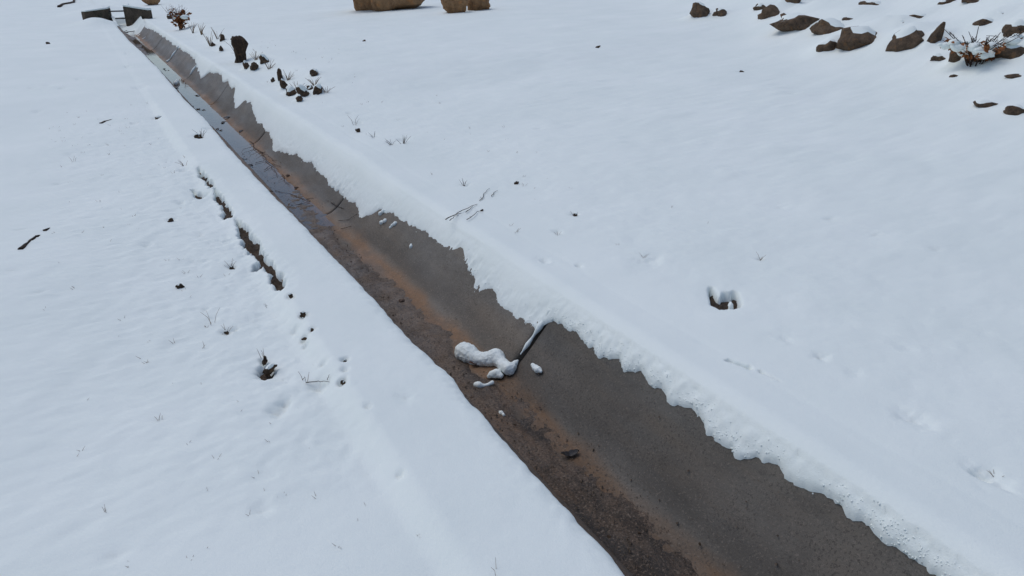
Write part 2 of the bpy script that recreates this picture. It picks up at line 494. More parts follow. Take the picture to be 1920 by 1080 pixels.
def mat_sediment():
    N = Nodes('wet_silt')
    c = N.mix(N.ramp(N.noise(4, 6, 0.65, stretch=(1.6, 0.6, 1)), [(0.40, 0.0), (0.60, 1.0)]), (0.040, 0.028, 0.020), (0.125, 0.083, 0.054))
    c = N.mix(N.ramp(N.noise(2.1, 5, 0.6, stretch=(2.4, 0.5, 1)), [(0.54, 0.0), (0.70, 0.6)]), c, (0.19, 0.104, 0.050))
    sep = N.n('ShaderNodeSeparateXYZ'); N.l(N.co, sep.inputs[0])
    dry = N.ramp(N.math('MULTIPLY', N.math('ADD', sep.outputs['Y'], N.math('MULTIPLY', N.noise(1.5, 3), 1.5)), 0.1), [(0.30, 0.0), (0.42, 1.0), (0.62, 1.0), (0.80, 0.4)])
    pale_silt = N.mix(N.ramp(N.noise(6, 6, 0.7, stretch=(1.5, .6, 1)), [(0.35, 0.0), (0.65, 1.0)]), (0.085, 0.062, 0.046), (0.230, 0.168, 0.120))
    c = N.mix(N.math('MULTIPLY', dry, 0.6), c, pale_silt)
    g = N.noise(100, 4, 0.7)
    c = N.mix(N.ramp(g, [(0.56, 0.0), (0.63, 0.75)]), c, (0.21, 0.160, 0.118))
    c = N.mix(N.ramp(g, [(0.38, 0.9), (0.46, 0.0)]), c, (0.016, 0.014, 0.011))
    b = N.bump(N.noise(150, 4, 0.7), 0.9, 0.006)
    b = N.bump(N.noise(30, 4), 0.5, 0.012, b)
    return N.done(c, N.ramp(N.noise(6, 3), [(0.4, 0.40), (0.6, 0.75)]), b, 0.45)

def mat_rock(name, a, b_, scale=6.0, lich=None, stretch=None):
    N = Nodes(name)
    c = N.mix(N.ramp(N.noise(scale, 7, 0.68, stretch=stretch), [(0.30, 0.0), (0.70, 1.0)]), a, b_)
    if lich: c = N.mix(N.ramp(N.noise(scale * 1.7, 5, 0.6), [(0.55, 0.0), (0.66, 0.7)]), c, lich)
    c = N.mix(N.ramp(N.noise(scale * 6, 4, 0.7), [(0.30, 0.7), (0.45, 0.0)]), c, tuple(v * 0.35 for v in a))
    b = N.bump(N.noise(scale * 3, 7, 0.75, stretch=stretch), 1.0, 0.05 if scale < 12 else 0.02)
    return N.done(c, 0.85, b, 0.25)

def mat_plain(name, a, b_, scale=20, rough=0.8):
    N = Nodes(name)
    return N.done(N.mix(N.noise(scale, 4, 0.6), a, b_), rough, N.bump(N.noise(scale * 3, 4), 0.4, 0.004), 0.3)

def mat_water():
    m = bpy.data.materials.new('shallow_water'); m.use_nodes = True
    t = m.node_tree; t.nodes.clear()
    o = t.nodes.new('ShaderNodeOutputMaterial')
    gl = t.nodes.new('ShaderNodeBsdfGlossy'); gl.inputs['Roughness'].default_value = 0.04; gl.inputs['Color'].default_value = (1, 1, 1, 1)
    tr = t.nodes.new('ShaderNodeBsdfTransparent'); tr.inputs['Color'].default_value = (0.82, 0.78, 0.74, 1)
    fr = t.nodes.new('ShaderNodeFresnel'); fr.inputs['IOR'].default_value = 1.33
    nz = t.nodes.new('ShaderNodeTexNoise'); nz.inputs['Scale'].default_value = 9; nz.inputs['Detail'].default_value = 3
    co = t.nodes.new('ShaderNodeTexCoord'); t.links.new(co.outputs['Object'], nz.inputs['Vector'])
    bp = t.nodes.new('ShaderNodeBump'); bp.inputs['Strength'].default_value = 0.03; bp.inputs['Distance'].default_value = 0.01
    t.links.new(nz.outputs['Fac'], bp.inputs['Height'])
    t.links.new(bp.outputs[0], gl.inputs['Normal']); t.links.new(bp.outputs[0], fr.inputs['Normal'])
    mx = t.nodes.new('ShaderNodeMixShader')
    t.links.new(fr.outputs[0], mx.inputs[0]); t.links.new(tr.outputs[0], mx.inputs[1]); t.links.new(gl.outputs[0], mx.inputs[2])
    t.links.new(mx.outputs[0], o.inputs[0])
    return m

M = dict(
    snow=mat_snow(), concrete=mat_concrete(), silt=mat_sediment(), water=mat_water(),
    soil=mat_rock('damp_soil', (0.030, 0.020, 0.014), (0.150, 0.105, 0.072), 34),
    rock=mat_rock('dark_brown_rock', (0.060, 0.042, 0.030), (0.230, 0.155, 0.100), 11, (0.26, 0.14, 0.065)),
    clod=mat_rock('dark_clod', (0.034, 0.024, 0.018), (0.125, 0.080, 0.048), 18, (0.16, 0.085, 0.04)),
    boulder=mat_rock('tan_sandstone', (0.170, 0.090, 0.042), (0.40, 0.235, 0.120), 3.6, (0.44, 0.20, 0.075), stretch=(1.6, 1.6, 0.8)),
    stump=mat_rock('rotten_wood', (0.018, 0.014, 0.013), (0.10, 0.062, 0.036), 9, (0.16, 0.09, 0.045), stretch=(2.5, 2.5, 0.5)),
    twig=mat_plain('wet_twig', (0.022, 0.014, 0.011), (0.060, 0.034, 0.022)),
    stem=mat_plain('dry_stem', (0.12, 0.075, 0.045), (0.24, 0.16, 0.10)),
    grass=mat_plain('dry_grass', (0.13, 0.085, 0.045), (0.26, 0.17, 0.09)),
    rust_leaf=mat_plain('rusty_dry_leaf', (0.14, 0.048, 0.016), (0.34, 0.130, 0.040), 12),
    dark_leaf=mat_plain('wet_dark_leaf', (0.012, 0.011, 0.012), (0.035, 0.028, 0.025), 30, 0.4),
    brown_leaf=mat_plain('wet_brown_leaf', (0.06, 0.030, 0.022), (0.14, 0.075, 0.055), 30, 0.5),
    pebble=mat_rock('pebble', (0.12, 0.080, 0.058), (0.30, 0.215, 0.165), 30),
    old_wall=mat_rock('mossy_concrete', (0.045, 0.034, 0.025), (0.150, 0.115, 0.082), 4, (0.050, 0.052, 0.032)),
    metal=mat_plain('dull_metal', (0.10, 0.095, 0.09), (0.18, 0.17, 0.16), 10, 0.5),
    grit=mat_plain('grit', (0.03, 0.022, 0.016), (0.22, 0.165, 0.12), 9),
)

# ------------------------------------------------------------------ stones: placed first, they push the snow up
rng = random.Random(4)
def displaced_sphere(rx, ry, rz, seed, sub=3, rough=0.22, fac=1.0):
    r = random.Random(seed)
    bm = bmesh.new()
    bmesh.ops.create_icosphere(bm, subdivisions=sub, radius=1.0)
    planes = []
    for _ in range(int(9 * fac)):
        v = Vector((r.uniform(-1, 1), r.uniform(-1, 1), r.uniform(-1, 1))).normalized()
        planes.append((v, r.uniform(0.66, 0.92)))
    o1, o2 = r.uniform(0, 90), r.uniform(0, 90)
    vs = list(bm.verts)
    P = np.array([v.co[:] for v in vs])
    n = fbm(P[:, 0] * 1.3 + o1, P[:, 1] * 1.3 + P[:, 2] * 1.1 + o2, 0.9, 3, seed) + fbm(P[:, 2] * 1.5 + o2, P[:, 0] - P[:, 1] + o1, 0.8, 3, seed + 3)
    for v, nn in zip(vs, n):
        p = v.co.copy()
        for q, d in planes:
            e = p.dot(q) - d
            if e > 0: p -= q * e * 0.85
        p *= 1 + rough * 0.5 * nn
        v.co = Vector((p.x * rx, p.y * ry, p.z * rz))
    return bm

def add_cap(rock, parent, thick, thresh, seed):
    """snow lying on the upward faces of a stone"""
    me = rock.data
    bm = bmesh.new(); bm.from_mesh(me); bm.normal_update()
    P = np.array([v.co[:] for v in bm.verts])
    n = fbm(P[:, 0] * 3 + seed, P[:, 1] * 3, 0.35, 2, seed)
    zs = P[:, 2]; zt = zs.max()
    kill = [v for v, nn in zip(bm.verts, n) if v.normal.z + 0.18 * nn < thresh]
    bmesh.ops.delete(bm, geom=kill, context='VERTS')
    seen, best = set(), []
    for v0 in bm.verts:
        if v0 in seen: continue
        st, comp = [v0], []
        seen.add(v0)
        while st:
            q = st.pop(); comp.append(q)
            for e_ in q.link_edges:
                w_ = e_.other_vert(q)
                if w_ not in seen: seen.add(w_); st.append(w_)
        if len(comp) > len(best): best = comp
    keep = set(best)
    bmesh.ops.delete(bm, geom=[v for v in bm.verts if v not in keep], context='VERTS')
    if len(bm.faces) < 4:
        bm.free(); return None
    bm.normal_update()
    rim = {v for v in bm.verts if v.is_boundary}
    for v in bm.verts:
        if v in rim: v.co += v.normal * (0.002) - Vector((0, 0, 0.004))
        else: v.co += v.normal * thick * 0.35 + Vector((0, 0, thick * 0.75))
    bmesh.ops.smooth_vert(bm, verts=[v for v in bm.verts if v not in rim], factor=0.5, use_axis_x=True, use_axis_y=True, use_axis_z=True)
    return bm_obj('snow_cap', bm, M['snow'], parent)

def stone(name, px, py, w, h, label, cat, mat, group=None, tilt=0.0, depth=0.7, bury=0.35, cap=True, seed=0, sub=3, mound=0.0, rough=0.22, thresh=0.35):
    """px,py = the bottom centre of what shows; w,h = its size there in the photograph's pixels"""
    p, k = on_surface(px, py, g_any)
    W = w * k; H = h * k * 1.05
    rx, rz = W / 2, H / 2 / (1 - bury * 0.6)
    ry = W / 2 * depth
    away = Vector((p[0] - CAM[0], p[1] - CAM[1], 0)).normalized()
    az = math.atan2(away.x, away.y)
    g = g_any(p[0], p[1])
    c = Vector((p[0], p[1], 0)) + away * ry * 0.8
    gz = max(g, g_any(c.x, c.y) - 0.02)
    bm = displaced_sphere(rx, ry, rz, seed + 13, sub, rough)
    mtx = Matrix.Rotation(-az, 4, 'Z') @ Matrix.Rotation(-tilt, 4, 'Y')
    bmesh.ops.transform(bm, matrix=mtx, verts=bm.verts)
    base = Vector((c.x, c.y, g + rz * (1 - 2 * bury)))
    if cap:
        root = empty(name, (base.x, base.y, g), label, cat, group)
        bmesh.ops.translate(bm, vec=(0, 0, base.z - g), verts=bm.verts)
        body = bm_obj('stone_body', bm, mat, root)
        add_cap(body, root, min(0.04, 0.12 * H + 0.006), thresh, seed)
    else:
        o = bm_obj(name, bm, mat)
        o.location = base
        tag(o, label, cat, group)
    if mound:
        back = c + away * (ry * 1.25)
        back = c + away * (ry * 1.7)
        MOUNDS.append((back.x, back.y, max(rx, ry) * 1.7, mound * H * 0.62))

# rock bank, upper right
RB = 'dark rocks of the snowy bank in the upper right'
for i, (cx, cy, w, h, tl, lab) in enumerate([
  (1312, 36, 28, 30, 0.3, 'small dark rock at the left end of the bank rocks, larger of a pair'),
  (1351, 32, 22, 15, -0.3, 'small dark rock at the left end of the bank rocks, smaller of a pair'),
  (1446, 42, 48, 26, -0.4, 'squat brown rock below the tilted rock at the top edge of the bank'),
  (1476, 22, 24, 36, -0.7, 'narrow tilted brown rock touching the top edge of the picture'),
  (1495, 31, 15, 13, 0, 'tiny dark rock just above the longest rock of the bank'),
  (1507, 64, 108, 34, -0.30, 'longest dark brown rock of the snowy bank, tilted up to the right'),
  (1560, 66, 74, 24, -0.30, 'slim brown rock just right of the longest bank rock'),
  (1551, 102, 33, 27, 0.1, 'small rounded brown rock at the left foot of a wide rock'),
  (1610, 95, 88, 36, -0.15, 'wide brown rock in the middle of the lower bank row'),
  (1700, 97, 64, 42, 0.1, 'blocky brown rock right of the wide rock in the lower bank row'),
  (1688, 58, 20, 18, 0.2, 'small brown rock perched above the blocky rock'),
  (1748, 88, 20, 44, -0.35, 'upright narrow dark rock beside the blocky rock'),
  (1778, 9, 32, 10, 0, 'flat dark rock at the top edge, left of two'),
  (1828, 6, 38, 10, 0, 'flat dark rock at the top edge, right of two'),
  (1902, 72, 46, 28, 0, 'reddish brown rock at the right edge behind the snowy shrub'),
  (1888, 114, 58, 28, -0.15, 'brown rock at the right edge in front of the snowy shrub'),
  (1757, 116, 20, 13, 0, 'small dark rock at the left foot of the snowy shrub'),
  (1848, 206, 38, 13, -0.15, 'low brown rock alone in open snow, left of two near the right edge'),
  (1901, 216, 30, 16, -0.2, 'low brown rock alone in open snow, right of two near the right edge'),
  (1903, 147, 28, 8, 0, 'thin sliver of dark rock in the snow below the rock bank'),
  (1789, 145, 13, 5, 0, 'tiny speck of dark rock in the snow below the snowy shrub'),
  (1425, 22, 20, 12, -0.4, 'small dark rock left of the tilted rock at the top edge of the bank'),
  (1535, 28, 34, 14, -0.3, 'small slim rock in snow above the right end of the longest rock'),
  (1600, 48, 40, 12, -0.25, 'thin rock showing above the wide rock of the lower bank row'),
  (1655, 66, 26, 16, -0.2, 'small brown rock filling the gap between wide rock and blocky rock'),
  (1725, 40, 34, 12, -0.2, 'thin dark rock above the upright narrow rock'),
  (1640, 18, 44, 12, -0.15, 'low rock near the top edge, above the middle of the bank'),
  (1845, 50, 34, 14, 0.1, 'brown rock just above the snowy shrub'),
  (1788, 120, 16, 28, 0.2, 'upright reddish rock at the lower left of the snowy shrub'),
  (1835, 118, 34, 14, -0.2, 'flat brown rock under the front of the snowy shrub'),
  (1873, 33, 26, 10, -0.1, 'small flat rock behind the snowy shrub at upper right'),
]):
    stone('rock', cx, cy, w * 1.18, h * 1.1, lab, 'rock', M['rock'], RB, tl, 0.75, 0.30, h > 9, 100 + i * 7, 3, 0.90, 0.36, 0.72)

# boulders at the top edge
stone('boulder', 732, 20, 150, 78, 'large tan boulder cut off by the top edge of the picture', 'boulder', M['boulder'], None, 0.05, 0.7, 0.15, True, 311, 4, 0, 0.34)
stone('boulder', 852, 25, 46, 42, 'tan orange boulder right of the large boulder, left one of a touching pair', 'boulder', M['boulder'], None, 0.25, 0.8, 0.18, True, 322, 4, 0, 0.34)
stone('boulder', 896, 20, 50, 40, 'tan boulder right of the large boulder, right one of a touching pair', 'boulder', M['boulder'], None, -0.2, 0.8, 0.18, True, 333, 4, 0, 0.34)
stone('boulder', 285, 10, 32, 24, 'orange tan boulder just behind the channel headwall', 'boulder', M['boulder'], None, 0, 0.8, 0.15, True, 344, 3, 0, 0.14)

# stump and clods along the right shoulder of the channel
SB = 'dark stones along the shoulder right of the channel'
for i, (cx, cy, w, h, tl, lab) in enumerate([
  (464, 134, 12, 20, 0.2, 'small dark stone at the foot of the stump, left of two'),
  (477, 135, 14, 19, -0.2, 'small dark stone at the foot of the stump, right of two'),
  (496, 121, 15, 20, 0.5, 'dark tilted stone right of the stump on the shoulder'),
  (527, 153, 11, 22, 0.2, 'slim dark stone, uppermost of the jagged row below the stump'),
  (533, 168, 10, 20, 0.25, 'slim dark stone, second from the top of the jagged row'),
  (546, 180, 19, 16, 0, 'brown stone in the middle of the jagged row'),
  (562, 191, 12, 11, 0, 'small brown stone, lowest of the jagged row on the shoulder'),
  (568, 183, 15, 24, 0.6, 'dark slanted stone rising from the lowest end of the jagged row'),
  (597, 179, 18, 20, -0.1, 'dark stone at the right end of the jagged row'),
  (582, 170, 12, 9, 0, 'small flat dark stone linking the right end of the jagged row'),
  (590, 142, 16, 11, 0.3, 'lone dark stone above the jagged row, in smooth snow'),
  (512, 154, 9, 7, 0, 'tiny dark stone left of the jagged row'),
  (418, 78, 9, 13, 0.1, 'small dark stone left of the stump, upper of two'),
  (438, 78, 9, 10, 0, 'small dark stone close to the upper left side of the stump'),
  (416, 97, 9, 11, 0.1, 'small dark stone left of the stump, lower of two'),
  (399, 88, 8, 8, 0, 'small dark stone under the tan grass tuft by the channel'),
  (320, 36, 10, 12, 0, 'small dark stone left of the rusty shrub'),
]):
    stone('stone', cx, cy, w * 1.1, h * 1.05, lab, 'stone', M['clod'], SB, tl, 0.9, 0.22, True, 500 + i * 11, 3, 0.85, 0.40, 0.50)

# ------------------------------------------------------------------ ground and snow
def axis(segs):
    out = [segs[0][0]]
    for a, b, st, gr in segs:
        v, s = a, st
        while v < b - 1e-9:
            v = min(v + s, b); s *= gr
            out.append(v)
    return np.array(out)
rows = axis([(-6, 0.4, 0.06, 1.0), (0.4, 6.0, 0.0105, 1.0), (6.0, 80, 0.0105, 1.009)])
cols_r = axis([(0, 0.26, 0.0085, 1.0), (0.26, 0.46, 0.0045, 1.0), (0.46, 1.15, 0.0105, 1.0), (1.15, 70, 0.0115, 1.026)])
cols_l = axis([(0, 0.55, 0.009, 1.0), (0.55, 70, 0.0105, 1.024)])
S, U = np.meshgrid(rows, cols_r, indexing='ij')
E = edge_right(rows)[:, None]
# columns run from the ragged edge; far out they are straight
X = E + U + (0.72 - E) * sstep(0.05, 0.9, U)
Y = S.copy()
jit = np.exp(-U / 0.05)
X = X + 0.004 * jit * fbm(S, U, 0.02, 2, 201); Y = Y + 0.004 * jit * fbm(S, U, 0.02, 2, 202)
Z = snow_right(X, Y, U)
skirt_x, skirt_y = X[:, :1] - 0.001, Y[:, :1]
skirt = np.stack([skirt_x, skirt_y, np.minimum(wall_z(skirt_x), 0.05) - 0.012], -1)
gr = np.concatenate([skirt, np.stack([X, Y, Z], -1)], 1)
S, U = np.meshgrid(rows, cols_l, indexing='ij')
E = edge_left(rows)[:, None]
X = E - U - E * sstep(0.1, 0.6, U)
Z = snow_left(X, S, U)
far_c = (S > 26.2) & (X > -0.95) & (X < 0.2) & (S < 29.5)
skirt = np.stack([X[:, :1] + 0.002, S[:, :1], np.full_like(S[:, :1], LIP_Z - 0.008)], -1)
gl = np.concatenate([skirt, np.stack([X, S, Z], -1)], 1)
snow = grids_obj('snow_ground', [gr, gl[:, ::-1]], M['snow'])
tag(snow, 'smooth pale blue white snow covering both sides of the channel', 'snow', None, 'structure')

r2, c2 = rows[::2], axis([(0.29, 2.0, 0.02, 1.0), (2.0, 72, 0.03, 1.06)])
S, U = np.meshgrid(r2, c2, indexing='ij')
Xl = -U; Zl = soil_z(Xl, S, False)
Xr = U + 0.70; Zr = soil_z(Xr, S, True)
ground = grids_obj('ground', [np.stack([Xr, S, Zr], -1), np.stack([Xl, S, Zl], -1)[:, ::-1]], M['soil'])
tag(ground, 'brown soil under the snow', 'soil', None, 'structure')

# ------------------------------------------------------------------ the channel, panel by panel
channel = empty('drainage_channel', (0, 0, 0), 'open concrete drainage channel cutting diagonally through the snow', 'channel')
rp = random.Random(9)
J0, JL, GAP = 2.87, 3.05, 0.028
for i in range(-3, 8):
    y0, y1 = J0 + (i) * JL + GAP / 2, J0 + (i + 1) * JL - GAP / 2
    if i == 7: y1 = 27.2
    dx, dz = rp.uniform(-.006, .006), rp.uniform(-.006, .006)
    if i == -1: dx, dz = 0.006, -0.003
    if i == 0: dx, dz = -0.003, 0.003
    ny = 34
    ys = np.concatenate([[y0, y0 + .006, y0 + .018], np.linspace(y0 + .05, y1 - .05, ny), [y1 - .018, y1 - .006, y1]])
    ins = np.concatenate([[.020, .007, 0], np.zeros(ny), [0, .007, .020]])
    prof = [(a, b) for a, b in PROFILE]
    V, F = [], []
    n = len(prof)
    # normals of the profile, to round the panel's ends
    nx = np.gradient(PZ); nz = -np.gradient(PX); L = np.hypot(nx, nz); nx, nz = nx / L, nz / L
    full = n + 2
    for j, (yy, q) in enumerate(zip(ys, ins)):
        for a in range(n):
            xx = PX[a] + nx[a] * q + dx; zz = PZ[a] + nz[a] * q + dz
            zz += 0.0025 * float(fbm(np.array([xx]), np.array([yy]), 0.4, 2, 300 + i)[0]) if 3 < a < 17 else 0
            V.append((xx, yy, zz))
        V.append((1.01 + dx, yy, -0.42)); V.append((-0.30 + dx, yy, -0.42))
    m = len(ys)
    for j in range(m - 1):
        for a in range(full):
            b2 = (a + 1) % full
            F.append((j * full + a, (j + 1) * full + a, (j + 1) * full + b2, j * full + b2))
    F.append(tuple(range(full))); F.append(tuple((m - 1) * full + a for a in reversed(range(full))))
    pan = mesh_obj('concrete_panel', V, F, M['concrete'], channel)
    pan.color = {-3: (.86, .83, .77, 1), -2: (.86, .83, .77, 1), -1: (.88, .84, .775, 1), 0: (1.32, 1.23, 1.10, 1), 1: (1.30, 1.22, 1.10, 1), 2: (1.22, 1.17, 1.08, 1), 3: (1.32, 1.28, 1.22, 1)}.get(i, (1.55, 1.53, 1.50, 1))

# earth below the joints
bed = mesh_obj('channel_bed', [(-.3, -7, -.40), (1.0, -7, -.40), (1.0, 28, -.40), (-.3, 28, -.40)], [(0, 1, 2, 3)], M['soil'], channel, False)

# ------------------------------------------------------------------ silt on the floor
ys = axis([(-6, 1.0, 0.05, 1.0), (1.0, 6.0, 0.014, 1.0), (6.0, 26.8, 0.016, 1.010)])
us = np.linspace(0, 1, 46)
S, U = np.meshgrid(ys, us, indexing='ij')
X = 0.085 + U * (0.56 - 0.085)
fl = np.interp(X, PX, PZ)
near = 1 - sstep(4.2, 8.2, S)
width = 0.345 + 0.07 * fbm(S * 0.5, S * 0, 0.5, 3, 401) + 0.05 * near
edge = sstep(width + 0.06, width - 0.06, X + 0.03 * fbm(X, S, 0.12, 3, 402))
bar = np.exp(-((S - 21.5) / 1.6) ** 2) * 0.035 + np.exp(-((S - 26) / 1.5) ** 2) * 0.05
bar2 = np.exp(-((S - 5.9) / 0.8) ** 2) * 0.010
th = -0.006 + edge * (0.008 + 0.012 * near + bar + bar2) + 0.0045 * fbm(X, S, 0.14, 4, 403, 0.6) + 0.003 * fbm(X, S, 0.03, 2, 404)
th = th + 0.010 * sstep(0.17, 0.09, X) * near
th = th - 0.022 * sstep(0.45, 0.54, X)
Z = fl + th
silt = grids_obj('silt', [np.stack([X, S, Z], -1)], M['silt'])
tag(silt, 'brown gritty silt lying along the floor of the concrete channel', 'silt', None, 'stuff')

WZ = -0.3062
def wob(s, sd): return 0.006 * vnoise(s / 0.3, s * 0, sd)
ys = np.linspace(5.6, 26.6, 240)
xs = np.linspace(0.0, 1.0, 8)
S, U = np.meshgrid(ys, xs, indexing='ij')
U = 0.10 + U * 0.375
water = grids_obj('water', [np.stack([U, S, np.full_like(S, WZ)], -1)], M['water'])
tag(water, 'thin sheet of still water reflecting grey sky in the far half of the channel', 'water', None, 'structure')

# ------------------------------------------------------------------ loose things
def tube(bm, pts, r0, r1, sides=5):
    pts = [Vector(p) for p in pts]
    rings = []
    for i, p in enumerate(pts):
        d = (pts[min(i + 1, len(pts) - 1)] - pts[max(i - 1, 0)]).normalized()
        a = d.cross(Vector((0.31, 0.17, 0.93)))
        if a.length < 1e-3: a = d.cross(Vector((1, 0, 0)))
        a.normalize(); b = d.cross(a)
        r = r0 + (r1 - r0) * i / max(1, len(pts) - 1)
        rings.append([bm.verts.new(p + (a * math.cos(t) + b * math.sin(t)) * r) for t in [2 * math.pi * q / sides for q in range(sides)]])
    for i in range(len(rings) - 1):
        for q in range(sides):
            bm.faces.new((rings[i][q], rings[i][(q + 1) % sides], rings[i + 1][(q + 1) % sides], rings[i + 1][q]))
    bm.faces.new(rings[0][::-1]); bm.faces.new(rings[-1])

def floor_pt(px, py, lift=0.0):
    def f(x, y): return float(np.interp(x, PX, PZ)) + 0.006
    p, k = on_surface(px, py, f)
    return Vector((p[0], p[1], max(p[2], WZ if p[1] > 7 else -9) + lift)), k

def poly_pts(pts, fn, lift=0.004, n=4, seed=0):
    P = [fn(*p) for p in pts]
    r = random.Random(seed)
    out = []
    for a, b in zip(P[:-1], P[1:]):
        for j in range(n):
            q = a.lerp(b, j / n)
            w = (b - a).length * 0.04
            out.append(q + Vector((r.uniform(-w, w), r.uniform(-w, w), lift + r.uniform(0, 0.003))))
    out.append(P[-1] + Vector((0, 0, lift)))
    return out

def fp(px, py): return floor_pt(px, py)[0]
def sp(px, py):
    p, k = on_surface(px, py, g_any); return Vector(p)

def branch_thing(name, lines, fn, r0, label, cat, mat, group=None, lift=0.004, seed=0, subs=0):
    r = random.Random(seed)
    P0 = fn(*lines[0][0])
    root = empty(name, P0, label, cat, group)
    for li, ln in enumerate(lines):
        pts = poly_pts(ln, fn, lift, 4, seed + li)
        bm = bmesh.new()
        rr = r0 if li == 0 else r0 * 0.7
        tube(bm, [p - P0 for p in pts], rr, rr * 0.45)
        for _ in range(subs):
            i = r.randrange(1, len(pts) - 1)
            d = (pts[i + 1] - pts[i - 1]).normalized()
            side = Vector((-d.y, d.x, 0)) * r.choice((-1, 1))
            L = r.uniform(0.04, 0.12) * (pts[0] - pts[-1]).length * 2
            a = pts[i]; m1 = a + (d * 0.7 + side * 0.7) * L * 0.5; e = m1 + (d * 0.9 + side * r.uniform(0, .5)) * L * 0.5
            m1.z += r.uniform(0, .006)
            tube(bm, [a - P0, m1 - P0, e - P0], rr * 0.6, rr * 0.3, 4)
        bm_obj('twig', bm, mat, root)
    return root

def q6(pts): return [(x * 0.25 + 480, y * 0.25 + 240) for x, y in pts]
branch_thing('fallen_branch', [q6(l) for l in ([(-40, 100), (40, 190), (110, 270), (190, 300)], [(0, 270), (70, 250), (130, 285)], [(60, 330), (120, 280), (170, 320)], [(110, 290), (150, 340), (160, 380)],
    [(20, 180), (90, 205), (150, 262)])],
    fp, 0.0035, 'dark branching twig lying in the shallow water of the channel', 'branch', M['twig'], None, 0.006, 3, 4)
branch_thing('fallen_branch', [q6(l) for l in ([(140, 485), (260, 500), (330, 530), (410, 552)], [(240, 592), (330, 578), (405, 556)], [(300, 610), (345, 560)], [(200, 350), (215, 400), (260, 440)])],
    fp, 0.0035, 'reddish dark forked twig on the damp silt at the end of the water', 'branch', M['twig'], None, 0.006, 5, 4)
branch_thing('fallen_branch', [q6(l) for l in ([(560, 560), (600, 590), (660, 610)], [(620, 700), (700, 690), (760, 650)], [(640, 760), (720, 740)])],
    fp, 0.0032, 'short dark twigs caught below the channel joint at the second panel', 'branch', M['twig'], None, 0.004, 6, 3)

def q7(pts): return [(x / 6.0 + 780, y / 6.0 + 300) for x, y in pts]
branch_thing('buried_branch', [q7(l) for l in ([(335, 690), (480, 612), (690, 515)], [(725, 475), (770, 395), (830, 335)], [(570, 690), (690, 600), (750, 590)], [(850, 430), (880, 382), (920, 362)], [(380, 705), (430, 660), (480, 640)], [(560, 610), (600, 580), (640, 540)])],
    sp, 0.0036, 'thin dry branch half buried in the snow on the right edge of the channel', 'branch', M['twig'], None, 0.012, 7, 1)

def lifted(z):
    return lambda px, py: sp(px, py)
# small dark bits on buried branch, left snow: pebbles and clods breaking through
def speck(name, px, py, w, h, label, cat, mat, group=None, seed=0):
    stone(name, px, py, w * 0.95, h * 0.9, label, cat, mat, group, (seed % 7 - 3) * .15, 0.7, 0.42, h > 5 and py > 100, seed, 3, 0.25, 0.7, 0.62)
LS = 'dark clods breaking through the snow left of the channel'
for i, (px, py, w, h, lab) in enumerate([
  (647, 679, 8, 6, 'small dark clod left of the channel, uppermost of three beside a dry stem'),
  (644, 719, 11, 7, 'dark clod left of the channel beside the bent dry stem'),
  (568, 593, 11, 10, 'dark clod in a hollow below the long soil crack'),
  (585, 620, 6, 6, 'tiny dark clod in the trail of dents below the soil crack'),
  (571, 637, 9, 5, 'flat dark clod in the trail of dents below the soil crack'),
  (546, 557, 8, 7, 'dark clod just below the lower end of the soil crack'),
  (435, 505, 10, 8, 'dark clod left of the long soil crack, with short dry blades'),
  (372, 259, 11, 10, 'dark clod with grass on the left bank beside the water'),
  (296, 223, 14, 6, 'thin dark clod in the left snow above the water'),
  (424, 625, 9, 6, 'dark clod with thin blades at the foot of the two tall stems'),
  (497, 680, 9, 14, 'brown upright clod in a hole of the left snow'),
  (505, 697, 26, 10, 'brown flat clod at the bottom of a hole in the left snow'),
  (90, 82, 6, 5, 'tiny dark speck of soil far left in the snow'),
  (683, 78, 6, 5, 'tiny dark stone alone in the snow below the large boulder'),
  (1390, 136, 8, 5, 'tiny dark stone alone in the snow below the bank rocks'),
  (1121, 89, 10, 4, 'tiny dark stone alone in the smooth snow of the upper middle'),
  (968, 345, 8, 9, 'tiny dark stone above the half buried branch'),
  (1078, 406, 7, 6, 'tiny dark stone right of the half buried branch'),
  (672, 247, 8, 7, 'tiny dark stone on the right bank above the grass tufts'),
  (320, 416, 9, 6, 'small dark clod left of the soil crack, in smooth snow'),
  (338, 543, 16, 10, 'dark clod in an open hollow of the left snow below the soil crack'),
  (903, 397, 6, 6, 'dark knot of bark on the half buried branch'),
]):
    speck('clod', px, py, w, h, lab, 'clod', M['clod'], LS if px < 700 and py > 200 else None, 700 + i * 5)

# dark stones in the W-shaped hole
p, k = on_surface(1357, 572, g_right)
bm = displaced_sphere(0.060, 0.05, 0.035, 907, 3, 0.4)
o = bm_obj('stone', bm, M['clod']); o.location = (p[0], p[1] + 0.02, p[2] - 0.042)
tag(o, 'dark brown stone at the bottom of a hole in the open snow on the right', 'stone')

